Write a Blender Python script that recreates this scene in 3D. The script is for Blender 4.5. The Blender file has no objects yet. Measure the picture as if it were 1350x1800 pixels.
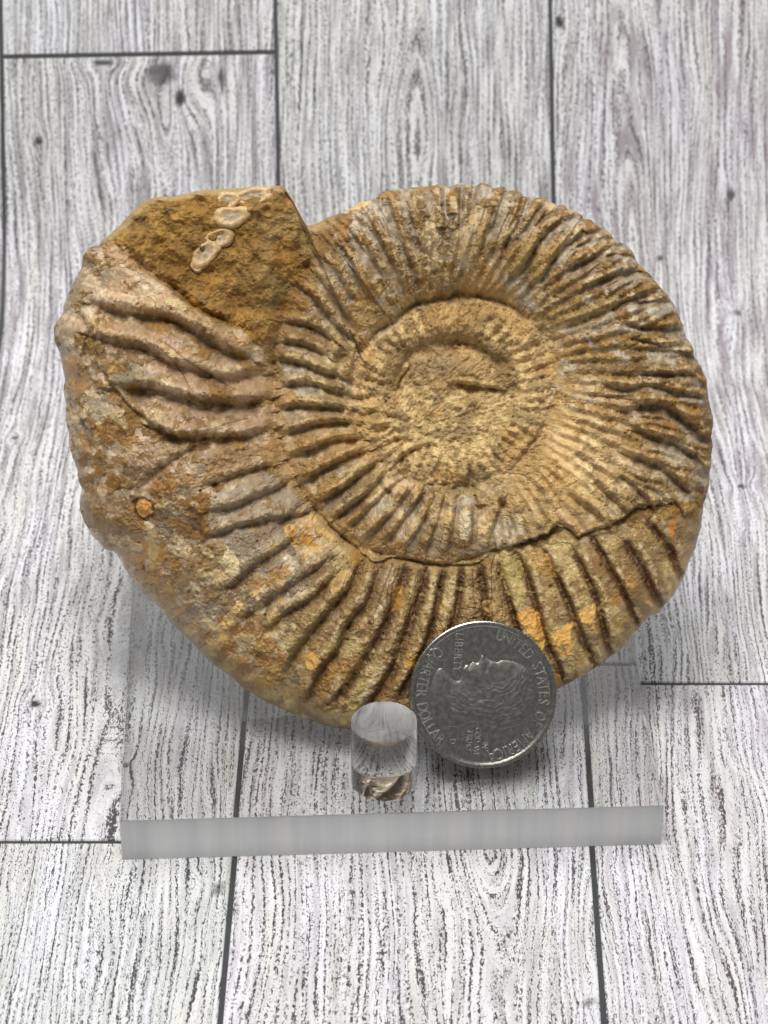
import bpy, bmesh, math, numpy as np
from mathutils import Vector, Matrix

def _dbg(*a):
    print(*a)
    try:
        open("/tmp/dbg.txt","a").write(" ".join(map(str,a))+"\n")
    except Exception: pass
# ---------------------------------------------------------------- camera, world, lamps
scene = bpy.context.scene
COL = scene.collection
MM = 0.001
PITCH = math.radians(35.0)
FPX = 4860.0
CAMZ = 302.8
CP, SP = math.cos(PITCH), math.sin(PITCH)
FWD = np.array([0, CP, -SP]); UPV = np.array([0, SP, CP]); XV = np.array([1.0, 0, 0])
CAM = np.array([0, 0, CAMZ])

cam = bpy.data.cameras.new("camera")
cam.sensor_fit = 'VERTICAL'; cam.sensor_height = 36.0; cam.sensor_width = 27.0
cam.lens = 36.0 * FPX / 1800.0
cam.clip_start = 0.01; cam.clip_end = 20
cam.dof.use_dof = True
cam.dof.focus_distance = 0.452
cam.dof.aperture_fstop = 42.0
camo = bpy.data.objects.new("camera", cam); COL.objects.link(camo)
camo.location = (0, 0, CAMZ * MM); camo.rotation_euler = (math.pi / 2 - PITCH, 0, 0)
scene.camera = camo

w = bpy.data.worlds.new("World"); scene.world = w; w.use_nodes = True
wn = w.node_tree.nodes; wl = w.node_tree.links
bg = wn["Background"]
bg.inputs[0].default_value = (0.93, 0.96, 1.0, 1); bg.inputs[1].default_value = 0.25

def area(name, loc, target, sx, sy, power, col):
    l = bpy.data.lights.new(name, 'AREA'); l.shape = 'RECTANGLE'; l.size = sx; l.size_y = sy
    l.energy = power; l.color = col
    o = bpy.data.objects.new(name, l); COL.objects.link(o); o.location = loc
    d = Vector(target) - Vector(loc); o.rotation_euler = d.to_track_quat('-Z', 'Y').to_euler()
    return o
area("window_light", (-0.06, 0.20, 0.92), (0.0, 0.36, 0.0), 0.40, 0.32, 8.3, (1.0, 0.985, 0.955))
area("room_light", (-0.05, 0.72, 0.75), (0.0, 0.40, 0.0), 0.6, 0.4, 1.9, (0.97, 0.98, 1.0))

scene.view_settings.view_transform = 'Standard'; scene.view_settings.look = 'None'
scene.view_settings.exposure = 0.0; scene.view_settings.gamma = 1.0
try:
    scene.cycles.max_bounces = 16; scene.cycles.transmission_bounces = 12; scene.cycles.glossy_bounces = 6
    scene.cycles.caustics_refractive = True; scene.cycles.caustics_reflective = False
    scene.cycles.blur_glossy = 0.5; scene.cycles.sample_clamp_indirect = 40.0
except Exception:
    pass

# ---------------------------------------------------------------- helpers
def unproj(px, py, d):
    return CAM + FWD * d + XV * ((px - 675) / FPX * d) + UPV * (-(py - 900) / FPX * d)
def onplane(px, py, z):
    dr = FWD + XV * ((px - 675) / FPX) + UPV * (-(py - 900) / FPX)
    return CAM + dr * ((z - CAMZ) / dr[2])
def lin(c):
    c = np.asarray(c, float) / 255.0
    return np.where(c <= 0.04045, c / 12.92, ((c + 0.055) / 1.055) ** 2.4)
def tag(o, label=None, cat=None, group=None, kind=None):
    if label: o['label'] = label
    if cat: o['category'] = cat
    if group: o['group'] = group
    if kind: o['kind'] = kind
    return o
def empty(name, loc_mm, M3=None):
    o = bpy.data.objects.new(name, None); COL.objects.link(o); o.empty_display_size = 0.01
    m = Matrix.Identity(4)
    if M3 is not None:
        for i in range(3):
            for j in range(3): m[i][j] = float(M3[i][j])
    m.translation = Vector([float(a) * MM for a in loc_mm])
    o.matrix_world = m
    return o
def mesh_obj(name, V, Fc, mat, parent=None, smooth=True, attrs=None, vnormals=None):
    """V in mm (n,3); Fc (m,4) or (m,3) array or list of lists"""
    me = bpy.data.meshes.new(name)
    V = np.asarray(V, float) * MM
    if isinstance(Fc, np.ndarray):
        k = Fc.shape[1]; n = len(Fc)
        me.vertices.add(len(V)); me.vertices.foreach_set("co", V.ravel().astype(np.float32))
        me.loops.add(n * k); me.loops.foreach_set("vertex_index", Fc.ravel().astype(np.int32))
        me.polygons.add(n); me.polygons.foreach_set("loop_start", (np.arange(n) * k).astype(np.int32))
        me.polygons.foreach_set("loop_total", np.full(n, k, np.int32))
        me.update(calc_edges=True)
    else:
        me.from_pydata([tuple(v) for v in V], [], Fc); me.update()
    me.polygons.foreach_set("use_smooth", np.full(len(me.polygons), smooth, bool))
    if attrs:
        for nm, a in attrs.items():
            a = np.asarray(a, np.float32)
            if a.ndim == 2:
                at = me.attributes.new(nm, 'FLOAT_COLOR', 'POINT')
                c = np.ones((len(a), 4), np.float32); c[:, :3] = a
                at.data.foreach_set("color", c.ravel())
            else:
                at = me.attributes.new(nm, 'FLOAT', 'POINT'); at.data.foreach_set("value", a)
    if vnormals is not None:
        me.normals_split_custom_set_from_vertices(vnormals.astype(np.float32))
    o = bpy.data.objects.new(name, me); COL.objects.link(o)
    for m in (mat if isinstance(mat, list) else [mat]): me.materials.append(m)
    if parent: o.parent = parent
    return o

_tab = np.random.RandomState(7).rand(512, 512)
def vn(x, y, seed=0):
    x = x + seed * 37.17; y = y + seed * 91.73
    xi = np.floor(x).astype(int); yi = np.floor(y).astype(int)
    fx = x - xi; fy = y - yi
    fx = fx * fx * (3 - 2 * fx); fy = fy * fy * (3 - 2 * fy)
    a = _tab[yi % 512, xi % 512]; b = _tab[yi % 512, (xi + 1) % 512]
    c = _tab[(yi + 1) % 512, xi % 512]; d = _tab[(yi + 1) % 512, (xi + 1) % 512]
    return (a * (1 - fx) + b * fx) * (1 - fy) + (c * (1 - fx) + d * fx) * fy
def fbm(x, y, seed=0, o=4, g=0.5):
    s = 0; a = 1; t = 0
    ca, sa = math.cos(0.6), math.sin(0.6)
    for i in range(o):
        s = s + a * vn(x, y, seed + i * 3 + 1); t += a; a *= g
        x, y = (x * ca - y * sa) * 2.03, (x * sa + y * ca) * 2.03
    return s / t
def sst(a, b, x):
    t = np.clip((x - a) / (b - a), 0, 1); return t * t * (3 - 2 * t)
def catmull(P, n=6, closed=False):
    P = np.asarray(P, float)
    if len(P) == 2: return np.array([P[0] + (P[1] - P[0]) * t for t in np.linspace(0, 1, n)])
    Q = np.vstack([2 * P[0] - P[1], P, 2 * P[-1] - P[-2]]); out = []
    for i in range(1, len(Q) - 2):
        for t in np.linspace(0, 1, n, endpoint=False):
            a, b, c, d = Q[i - 1], Q[i], Q[i + 1], Q[i + 2]
            out.append(0.5 * (2 * b + (c - a) * t + (2 * a - 5 * b + 4 * c - d) * t * t + (3 * b - a - 3 * c + d) * t ** 3))
    out.append(P[-1]); return np.array(out)
def line_dist(X, Y, P):
    """unsigned distance, signed (+ = below the line in the picture), parameter 0..1"""
    seg = np.linalg.norm(np.diff(P, axis=0), axis=1); L = seg.sum(); acc = 0
    best = np.full(X.shape, 1e9); sg = np.zeros(X.shape); tt = np.zeros(X.shape)
    for i in range(len(P) - 1):
        a, b = P[i], P[i + 1]; d = b - a; l2 = d @ d + 1e-9
        t = np.clip(((X - a[0]) * d[0] + (Y - a[1]) * d[1]) / l2, 0, 1)
        dx = X - a[0] - t * d[0]; dy = Y - a[1] - t * d[1]
        q = np.hypot(dx, dy); m = q < best
        nx, ny = -d[1], d[0]
        if ny < 0 or (ny == 0 and nx < 0): nx, ny = -nx, -ny
        best[m] = q[m]; sg[m] = np.sign(dx * nx + dy * ny)[m]; tt[m] = ((acc + t * seg[i]) / L)[m]
        acc += seg[i]
    return best, sg, tt
def inpoly(X, Y, P):
    P = np.asarray(P, float); r = np.zeros(X.shape, bool); n = len(P)
    for i in range(n):
        x0, y0 = P[i]; x1, y1 = P[(i + 1) % n]
        c = ((y0 > Y) != (y1 > Y))
        with np.errstate(divide='ignore', invalid='ignore'):
            xx = (x1 - x0) * (Y - y0) / (y1 - y0 + 1e-12) + x0
        r ^= c & (X < xx)
    return r
def poly_sd(X, Y, P):
    P = np.asarray(P, float); Q = np.vstack([P, P[:1]])
    d, _, _ = line_dist(X, Y, Q)
    return np.where(inpoly(X, Y, P), d, -d)      # positive inside

class NT:
    def __init__(s, name):
        s.m = bpy.data.materials.new(name); s.m.use_nodes = True
        s.n = s.m.node_tree.nodes; s.l = s.m.node_tree.links
        s.b = s.n["Principled BSDF"]
    def add(s, t, **kw):
        n = s.n.new(t)
        for k, v in kw.items(): setattr(n, k, v)
        return n
    def val(s, sock, v):
        if isinstance(v, bpy.types.NodeSocket): s.l.new(v, sock)
        else: sock.default_value = v
    def math(s, op, a, b=None, c=None, clamp=False):
        n = s.add('ShaderNodeMath', operation=op); n.use_clamp = clamp
        s.val(n.inputs[0], a)
        if b is not None: s.val(n.inputs[1], b)
        if c is not None: s.val(n.inputs[2], c)
        return n.outputs[0]
    def attr(s, nm, out='Fac'):
        n = s.add('ShaderNodeAttribute'); n.attribute_name = nm; return n.outputs[out]
    def comb(s, x, y, z=0.0):
        n = s.add('ShaderNodeCombineXYZ'); s.val(n.inputs[0], x); s.val(n.inputs[1], y); s.val(n.inputs[2], z)
        return n.outputs[0]
    def noise(s, vec, scale=1.0, detail=2.0, rough=0.5, dist=0.0):
        n = s.add('ShaderNodeTexNoise'); s.l.new(vec, n.inputs['Vector'])
        n.inputs['Scale'].default_value = scale; n.inputs['Detail'].default_value = detail
        n.inputs['Roughness'].default_value = rough; n.inputs['Distortion'].default_value = dist
        return n.outputs['Fac']
    def ramp(s, v, a, b, clamp=True):
        n = s.add('ShaderNodeMapRange'); n.interpolation_type = 'SMOOTHSTEP'; s.val(n.inputs[0], v)
        s.val(n.inputs[1], a); s.val(n.inputs[2], b)
        return n.outputs[0]
    def mix(s, f, a, b, blend='MIX'):
        n = s.add('ShaderNodeMix', data_type='RGBA', blend_type=blend)
        s.val(n.inputs[0], f)
        for i, v in ((6, a), (7, b)):
            if isinstance(v, bpy.types.NodeSocket): s.l.new(v, n.inputs[i])
            else: n.inputs[i].default_value = (*v, 1)
        return n.outputs[2]
    def objvec(s, scale):
        t = s.add('ShaderNodeTexCoord'); m = s.add('ShaderNodeMapping')
        m.inputs['Scale'].default_value = scale if isinstance(scale, tuple) else (scale,) * 3
        s.l.new(t.outputs['Object'], m.inputs[0]); return m.outputs[0]
    def bump(s, h, strength, dist):
        n = s.add('ShaderNodeBump'); n.inputs['Strength'].default_value = strength
        n.inputs['Distance'].default_value = dist; s.l.new(h, n.inputs['Height'])
        s.l.new(n.outputs[0], s.b.inputs['Normal']); return n

# ---------------------------------------------------------------- materials
def mat_planks():
    t = NT("printed_wood")
    g = t.attr("grain"); v = t.attr("along"); de = t.attr("density"); ti = t.attr("tint"); kn = t.attr("knot"); sd = t.attr("seed")
    # long broken pore lines
    M = lambda x, k: t.math('MULTIPLY', x, k)
    AD = lambda x, y: t.math('ADD', x, y)
    wob = t.noise(t.comb(M(g, 0.9), M(v, 0.8), sd), 1.0, 2.0, 0.6)
    wob2 = t.noise(t.comb(M(g, 0.12), M(v, 0.03), AD(sd, 7.0)), 1.0, 2.0, 0.5)
    g2 = AD(g, AD(M(t.math('SUBTRACT', wob, 0.5), 0.6), M(t.math('SUBTRACT', wob2, 0.5), 2.0)))
    per = AD(M(g2, 5.1), M(wob2, 9.0))
    wave = t.math('SINE', per)
    ln = t.noise(t.comb(M(g2, 3.3), M(v, 0.05), AD(sd, 3.0)), 1.0, 2.0, 0.6)
    ac = AD(M(t.attr('across'), 0.75), M(g2, 0.25))
    brk = t.noise(t.comb(M(ac, 4.2), M(v, 1.2), AD(sd, 9.0)), 1.0, 2.0, 0.65)
    flk = t.noise(t.comb(M(ac, 5.6), M(v, 1.9), AD(sd, 17.0)), 1.0, 2.0, 0.6)
    lines = AD(AD(M(wave, 0.10), M(ln, 0.95)), AD(M(brk, 1.10), M(de, 0.12)))
    lm = t.ramp(lines, 1.14, 1.195)
    fm = t.ramp(AD(AD(flk, M(ln, 0.45)), AD(M(de, 0.07), M(wave, 0.05))), 0.775, 0.845)
    soft = t.noise(t.comb(M(g2, 1.0), M(v, 0.05), AD(sd, 23.0)), 1.0, 4.0, 0.7)
    sm = t.ramp(AD(soft, M(de, 0.07)), 0.40, 0.66)
    cloud = t.noise(t.comb(t.math('MULTIPLY', g, 0.06), t.math('MULTIPLY', v, 0.02), t.math('ADD', sd, 31.0)), 1.0, 3.0, 0.5)
    base = t.mix(t.ramp(cloud, 0.3, 0.7), tuple(lin((219, 219, 215))), tuple(lin((228, 227, 233))))
    greyc = t.mix(ti, tuple(lin((150, 150, 148))), tuple(lin((150, 139, 146))))
    darkc = t.mix(ti, tuple(lin((44, 46, 46))), tuple(lin((66, 54, 58))))
    c = t.mix(t.math('MULTIPLY', sm, t.attr('softness')), base, greyc)
    c = t.mix(t.math('MULTIPLY', fm, 0.74), c, t.mix(0.5, greyc, darkc))
    c = t.mix(t.math('MULTIPLY', lm, t.attr('ink')), c, darkc)
    c = t.mix(kn, c, tuple(lin((52, 50, 52))))
    t.l.new(c, t.b.inputs['Base Color'])
    t.b.inputs['Roughness'].default_value = 0.55
    t.b.inputs['Specular IOR Level'].default_value = 0.3
    t.bump(t.math('SUBTRACT', 1.0, lm), 0.25, 0.00006)
    return t.m

def mat_joint():
    t = NT("joint_black")
    n = t.noise(t.objvec(900.0), 1.0, 3.0, 0.6)
    t.l.new(t.mix(n, tuple(lin((40, 44, 46))), tuple(lin((62, 62, 64)))), t.b.inputs['Base Color'])
    t.b.inputs['Roughness'].default_value = 0.6
    return t.m

def mat_fossil():
    t = NT("fossil_stone")
    col = t.add('ShaderNodeAttribute'); col.attribute_name = "albedo"
    gl = t.attr("gloss"); gr = t.attr("grit")
    ov = t.objvec(1000.0)
    n1 = t.noise(ov, 2.6, 5.0, 0.68)
    n2 = t.noise(ov, 7.0, 3.0, 0.6)
    n3 = t.noise(ov, 0.9, 4.0, 0.6, 0.6)
    k = t.math('ADD', t.math('MULTIPLY', t.math('SUBTRACT', n1, 0.5), 1.5), t.math('MULTIPLY', t.math('SUBTRACT', n2, 0.5), 0.9))
    k = t.math('MULTIPLY', k, t.math('ADD', t.math('MULTIPLY', gr, 0.85), 0.25))
    k = t.math('ADD', k, 1.0)
    m = t.add('ShaderNodeVectorMath', operation='SCALE'); t.l.new(col.outputs['Color'], m.inputs[0]); t.l.new(k, m.inputs[3])
    # pale calcite crumbs, white glints put into the colour, and dark iron specks
    c = t.mix(t.math('MULTIPLY', t.math('MAXIMUM', t.ramp(n1, 0.65, 0.73), t.ramp(n2, 0.69, 0.74)), t.math('ADD', t.math('MULTIPLY', gr, 0.5), 0.12)), m.outputs[0], tuple(lin((222, 200, 160))))
    c = t.mix(t.math('MULTIPLY', t.ramp(t.math('SUBTRACT', 1.0, n3), 0.64, 0.74), 0.45), c, tuple(lin((84, 58, 28))))
    t.l.new(c, t.b.inputs['Base Color'])
    ro = t.math('SUBTRACT', 0.85, t.math('MULTIPLY', gl, 0.60))
    t.l.new(t.math('ADD', ro, t.math('MULTIPLY', t.math('SUBTRACT', n1, 0.5), 0.3)), t.b.inputs['Roughness'])
    t.l.new(t.math('MULTIPLY', gl, 0.38), t.b.inputs['Coat Weight']); t.b.inputs['Coat Roughness'].default_value = 0.16
    h = t.math('ADD', t.math('MULTIPLY', n1, 1.0), t.math('MULTIPLY', n2, 0.35))
    h = t.math('MULTIPLY', h, t.math('ADD', t.math('MULTIPLY', gr, 1.0), 0.22))
    t.bump(h, 0.8, 0.0005)
    return t.m

def mat_pale(name, a, b, rough=0.45):
    t = NT(name)
    n = t.noise(t.objvec(1000.0), 1.6, 4.0, 0.65)
    t.l.new(t.mix(t.ramp(n, 0.3, 0.7), tuple(lin(a)), tuple(lin(b))), t.b.inputs['Base Color'])
    t.b.inputs['Roughness'].default_value = rough
    t.bump(n, 0.6, 0.0003)
    return t.m

def mat_acrylic(name, rough=0.0, streak=False):
    t = NT(name)
    t.b.inputs['Base Color'].default_value = (0.985, 0.99, 0.985, 1)
    t.b.inputs['Transmission Weight'].default_value = 1.0
    t.b.inputs['IOR'].default_value = 1.49
    t.b.inputs['Roughness'].default_value = rough
    if streak:
        n = t.noise(t.objvec((600.0, 600.0, 25.0)), 1.0, 4.0, 0.6)
        t.l.new(t.math('ADD', t.math('MULTIPLY', n, 0.25), rough - 0.1), t.b.inputs['Roughness'])
        t.bump(n, 0.35, 0.0003)
    return t.m

def mat_sawn():
    """satin saw-cut acrylic edge: scatters light as well as passing it"""
    t = NT("sawn_acrylic_edge")
    n = t.noise(t.objvec((260.0, 260.0, 12.0)), 1.0, 4.0, 0.6)
    t.l.new(t.mix(t.ramp(n, 0.25, 0.75), tuple(lin((172, 175, 178))), tuple(lin((202, 201, 196)))), t.b.inputs['Base Color'])
    t.b.inputs['Transmission Weight'].default_value = 0.70
    t.b.inputs['IOR'].default_value = 1.49
    t.b.inputs['Roughness'].default_value = 0.30
    t.bump(n, 0.3, 0.0002)
    return t.m

def mat_coin(name, base, rough):
    t = NT(name)
    n = t.noise(t.objvec(1000.0), 1.3, 5.0, 0.65)
    n2 = t.noise(t.objvec(1000.0), 9.0, 2.0, 0.6)
    a = np.array(base)
    t.l.new(t.mix(t.ramp(n, 0.3, 0.72), tuple(a * 0.78), tuple(a * 1.12)), t.b.inputs['Base Color'])
    t.b.inputs['Metallic'].default_value = 1.0
    t.l.new(t.math('ADD', t.math('MULTIPLY', n, 0.22), rough - 0.1), t.b.inputs['Roughness'])
    t.bump(n2, 0.15, 0.00008)
    return t.m

M_PLANK = mat_planks(); M_JOINT = mat_joint(); M_FOSSIL = mat_fossil()
M_ACR = mat_acrylic("clear_acrylic"); M_CAP = mat_acrylic("satin_acrylic_end", 0.16); M_SAWN = mat_sawn()
M_COIN = mat_coin("worn_nickel", (0.30, 0.288, 0.252), 0.25)
M_COINL = mat_coin("bright_nickel_letters", (0.54, 0.52, 0.465), 0.24)
M_COINR = mat_coin("bright_nickel_relief", (0.30, 0.288, 0.252), 0.28)

# ---------------------------------------------------------------- plank-print backdrop: flat, then sweeping up behind
YB, RB, BEND = 475.0, 50.0, math.radians(55)
def profile(v):
    """distance along the sheet (from y=0) -> y, z, tangent angle"""
    v = np.asarray(v, float)
    a = np.clip((v - YB) / RB, 0, BEND)
    y = np.where(v < YB, v, YB + RB * np.sin(a)); z = RB * (1 - np.cos(a))
    ex = np.clip(v - YB - RB * BEND, 0, None)
    return y + ex * math.cos(BEND), z + ex * math.sin(BEND), a
YAW = 0.0154
pL = onplane(412, 1510, 0); pR = onplane(1041, 1490, 0)
def ucol(p): return p[0] - math.tan(YAW) * p[1]
U1, U2 = ucol(pL), ucol(pR); PW = U2 - U1
def sheet(u, v, lift=0.0):
    k = 0.017
    ex = np.clip(v - YB - 20, 0, None)
    uu = u - k * ex; vv = v + k * (u - 0) * np.clip(ex / 60, 0, 1)
    y, z, a = profile(vv)
    x = uu + math.tan(YAW) * np.minimum(v, YB + 20)
    return np.stack([x, y - np.sin(a) * lift, z + np.cos(a) * lift], -1)
def v_at(px, py):
    """sheet coordinate of a picture point on the flat part"""
    return onplane(px, py, 0)[1]

GAP = 0.85
def grid_faces(nu, nv):
    i = np.arange(nu - 1)[:, None] * nv + np.arange(nv - 1)[None]
    return np.stack([i, i + nv, i + nv + 1, i + 1], -1).reshape(-1, 4)
us = np.linspace(-330, 330, 30); vs = np.concatenate([np.linspace(60, 470, 20), np.linspace(475, 530, 24), np.linspace(540, 900, 16)])
Ug, Vg = np.meshgrid(us, vs, indexing='ij')
base = mesh_obj("backdrop_floor", sheet(Ug, Vg, -0.32).reshape(-1, 3), grid_faces(30, 60), M_JOINT)
tag(base, "printed grey wood plank backdrop sheet sweeping up behind the fossil", kind='structure')

def plank(u0, u1, v0, v1, seed, dens, tint, knots=(), arches=(), nmax=1.4):
    u0 += GAP / 2; u1 -= GAP / 2; v0 += GAP / 2; v1 -= GAP / 2
    nu = max(3, int((u1 - u0) / nmax)); nv = max(3, int((v1 - v0) / nmax))
    a = np.concatenate([[u0], [u0 + .12], np.linspace(u0 + .3, u1 - .3, nu), [u1 - .12], [u1]])
    b = np.concatenate([[v0], [v0 + .12], np.linspace(v0 + .3, v1 - .3, nv), [v1 - .12], [v1]])
    A, B = np.meshgrid(a, b, indexing='ij')
    lift = np.zeros(A.shape); lift[0] = lift[-1] = -0.34; lift[:, 0] = lift[:, -1] = -0.34
    lift[1] = np.minimum(lift[1], -0.03); lift[-2] = np.minimum(lift[-2], -0.03)
    # slight unevenness of the sheet
    P = sheet(A, B, lift)
    g = A + (fbm(A / 16, B / 70, seed, 3) - 0.5) * 7 + (fbm(A / 5, B / 30, seed + 5, 2) - 0.5) * 1.2
    dens = dens + .9 * sst(430, 560, B)
    de = dens + (fbm(A / 9, B / 45, seed + 11, 3) - 0.5) * 2.4
    kn = np.zeros(A.shape)
    for (ku, kv, cc, rmax, dr) in arches:          # nested cathedral grain closing towards (dr=1) or away from (-1) the viewer
        dep = rmax * np.tanh(np.clip((kv - B) * dr, 0, None) * cc / rmax)
        de = de - 11.0 * np.exp(-((A - ku) / 5.5) ** 2) * sst(2, 16, (kv - B) * dr) * sst(rmax * 7, rmax * 3.5, (kv - B) * dr)
        g = np.sqrt((g - ku) ** 2 + dep ** 2) * np.where(g < ku, 1.0, 1.0) + ku
    for (ku, kv, ru, rv, st) in knots:
        q = np.hypot((A - ku) / ru, (B - kv) / rv) + (fbm(A / 1.2, B / 2, seed + 20, 3) - .5) * 0.6
        kn = np.maximum(kn, st * sst(1.15, 0.75, q))
        g = g + 1.5 * ru * np.tanh((A - ku) / (ru + .6)) * np.exp(-((A - ku) / (3.2 * ru)) ** 2 - ((B - kv) / (3.5 * rv)) ** 2)
    n = A.size
    ink = .92 - .20 * sst(300, 520, B)
    o = mesh_obj("plank", P.reshape(-1, 3), grid_faces(*A.shape), M_PLANK, base,
                 attrs=dict(grain=g.ravel(), along=B.ravel(), density=de.ravel(),
                            tint=np.full(n, tint) + (fbm(A / 20, B / 60, seed + 31, 2).ravel() - .5) * .8,
                            knot=kn.ravel(), across=A.ravel(), ink=ink.ravel(), softness=(.46 + .50 * sst(330, 500, B)).ravel(), seed=seed * 13.7 + .12 * A.ravel()))
    return o
def uv_floor(px, py):
    p = onplane(px, py, 0); return ucol(p), p[1]
def uv_wall(px, py):
    """picture point on the raised part -> sheet coordinates (found by search)"""
    best = None
    vvv = np.linspace(440, 760, 1600)
    y, z, _ = profile(vvv)
    rel = np.stack([np.zeros_like(y), y, z - CAMZ], -1)
    d = rel @ FWD; yy = 900 - rel @ UPV / d * FPX
    i = np.argmin(abs(yy - py)); v = vvv[i]
    x = (px - 675) / FPX * d[i]
    return x - math.tan(YAW) * min(v, YB + 20) + 0.017 * max(0, v - YB - 20), v
vl = v_at(100, 1479); vr = v_at(1250, 1201); vw = uv_wall(250, 88)[1]
V0, V1 = 62.0, 860.0
# front and left column
plank(U1 - PW, U1, V0, vl, 1, 0.6, 0.1, knots=[(*uv_floor(385, 1560), .9, 1.4, .8)])
plank(U1 - PW, U1, vl, vw, 2, -0.5, 0.5,
      knots=[(*uv_floor(63, 1237), 1.0, 1.0, 1), (*uv_floor(222, 1380), .8, .8, .9), (*uv_wall(317, 165), 1.0, 2.0, 1), (*uv_wall(282, 122), 3.2, 2.6, .75), (*uv_wall(390, 135), .7, 2.6, .9),
             (*uv_wall(68, 240), .9, .9, 1), (*uv_wall(181, 101), 2.2, .7, .9), (*uv_floor(25, 770), .8, .8, .8)], nmax=.6,
      arches=[(*uv_wall(290, 130), .16, 5, 1)])
plank(U1 - PW, U1, vw, V1, 3, 0.45, 0.15)
# middle column
plank(U1, U2, V0, v_at(700, 900), 4, -0.5, 0.65, arches=[(*uv_floor(865, 1500), .34, 4.5, 1)], knots=[(*uv_floor(1030, 1764), .6, .6, .8)])
plank(U1, U2, v_at(700, 900), V1, 5, 0.0, 0.1, arches=[(*uv_wall(735, 250), .12, 3, -1)])
# right column
plank(U2, U2 + PW, V0, vr, 6, 0.25, 0.95, knots=[(*uv_floor(1060, 1525), .6, .6, .8), (*uv_floor(1147, 1636), .6, .6, .8)])
plank(U2, U2 + PW, vr, V1, 7, -0.35, 0.7,
      knots=[(*uv_wall(984, 42), .9, 1.4, 1), (*uv_wall(1285, 347), .7, 1.3, .9), (*uv_wall(1160, 455), .7, .8, .9), (*uv_floor(1303, 855), .9, .9, .9), (*uv_wall(1242, 160), .5, .7, .7), (*uv_wall(1296, 550), .8, .8, .8)], nmax=.6,
      arches=[(*uv_wall(1100, 420), .14, 5, -1)])
# outer columns, past the picture's edges
for c in (1, 2, 3):
    off = (120, 40, 170)[c - 1]
    plank(U1 - (c + 1) * PW, U1 - c * PW, V0, vw - off, 8 + 4 * c, 0.3, 0.3, nmax=2.5)
    plank(U1 - (c + 1) * PW, U1 - c * PW, vw - off, V1, 9 + 4 * c, 0.3, 0.3, nmax=2.5)
    plank(U2 + c * PW, U2 + (c + 1) * PW, V0, vr + off, 10 + 4 * c, 0.4, 0.5, nmax=2.5)
    plank(U2 + c * PW, U2 + (c + 1) * PW, vr + off, V1, 11 + 4 * c, 0.2, 0.5, nmax=2.5)

# ---------------------------------------------------------------- acrylic display stand
SLAB = 8.4
fl, fr = onplane(210, 1443, SLAB), onplane(1167, 1416, SLAB)
ex = (fr - fl); WID = np.linalg.norm(ex); ex = ex / WID; ey = np.array([-ex[1], ex[0], 0])
DEP = 84.0
ctr = (fl + fr) / 2 + ey * DEP / 2; ctr[2] = 0.03
R3 = np.stack([ex, ey, [0, 0, 1]], 1)
stand = tag(empty("display_stand", ctr, R3), "clear acrylic slab stand with short peg holding the ammonite", "display stand")
def box_bevel(name, sx, sy, sz, bev, mats, parent, front_idx=None, segs=2):
    bm = bmesh.new(); bmesh.ops.create_cube(bm, size=1)
    for v in bm.verts: v.co = Vector((v.co.x * sx * MM, v.co.y * sy * MM, (v.co.z + .5) * sz * MM))
    bmesh.ops.bevel(bm, geom=list(bm.edges), offset=bev * MM, segments=segs, affect='EDGES', profile=0.5)
    if front_idx is not None:
        for f in bm.faces:
            if f.normal.y < -0.9: f.material_index = front_idx
    me = bpy.data.meshes.new(name); bm.to_mesh(me); bm.free()
    for m in mats: me.materials.append(m)
    o = bpy.data.objects.new(name, me); COL.objects.link(o); o.parent = parent; return o
box_bevel("base_slab", WID, DEP, SLAB - 0.03, 0.12, [M_ACR, M_SAWN], stand, 1)
def peg(name, world, rad, h, parent):
    loc = R3.T @ (np.asarray(world) - ctr); loc[2] = SLAB
    bm = bmesh.new()
    bmesh.ops.create_cone(bm, cap_ends=True, segments=96, radius1=rad * MM, radius2=rad * MM, depth=h * MM)
    ring = [e for e in bm.edges if abs(e.verts[0].co.z - e.verts[1].co.z) < 1e-7 and len(e.link_faces) == 2 and any(len(f.verts) > 4 for f in e.link_faces)]
    bmesh.ops.bevel(bm, geom=ring, offset=0.12 * MM, segments=2, affect='EDGES')
    for f in bm.faces: f.smooth = abs(f.normal.z) < 0.1
    for e in bm.edges:
        if len(e.link_faces) == 2 and any(abs(f.normal.z) > 0.1 for f in e.link_faces): e.smooth = False
    me = bpy.data.meshes.new(name); bm.to_mesh(me); bm.free(); me.materials.append(M_ACR); me.materials.append(M_CAP)
    for p in me.polygons:
        if p.normal.z > 0.9: p.material_index = 1
    o = bpy.data.objects.new(name, me); COL.objects.link(o); o.parent = parent
    o.location = Vector([loc[0] * MM, loc[1] * MM, (loc[2] + h / 2) * MM]); return o
PEG = onplane(675, 1371, SLAB)
peg("peg", PEG, 5.35, 12.2, stand)
for sx in (-22, 22):                                   # the two taller pegs that prop it from behind
    peg("peg", ctr + ex * sx + ey * (DEP / 2 - 9), 3.0, 30.0, stand)

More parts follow.
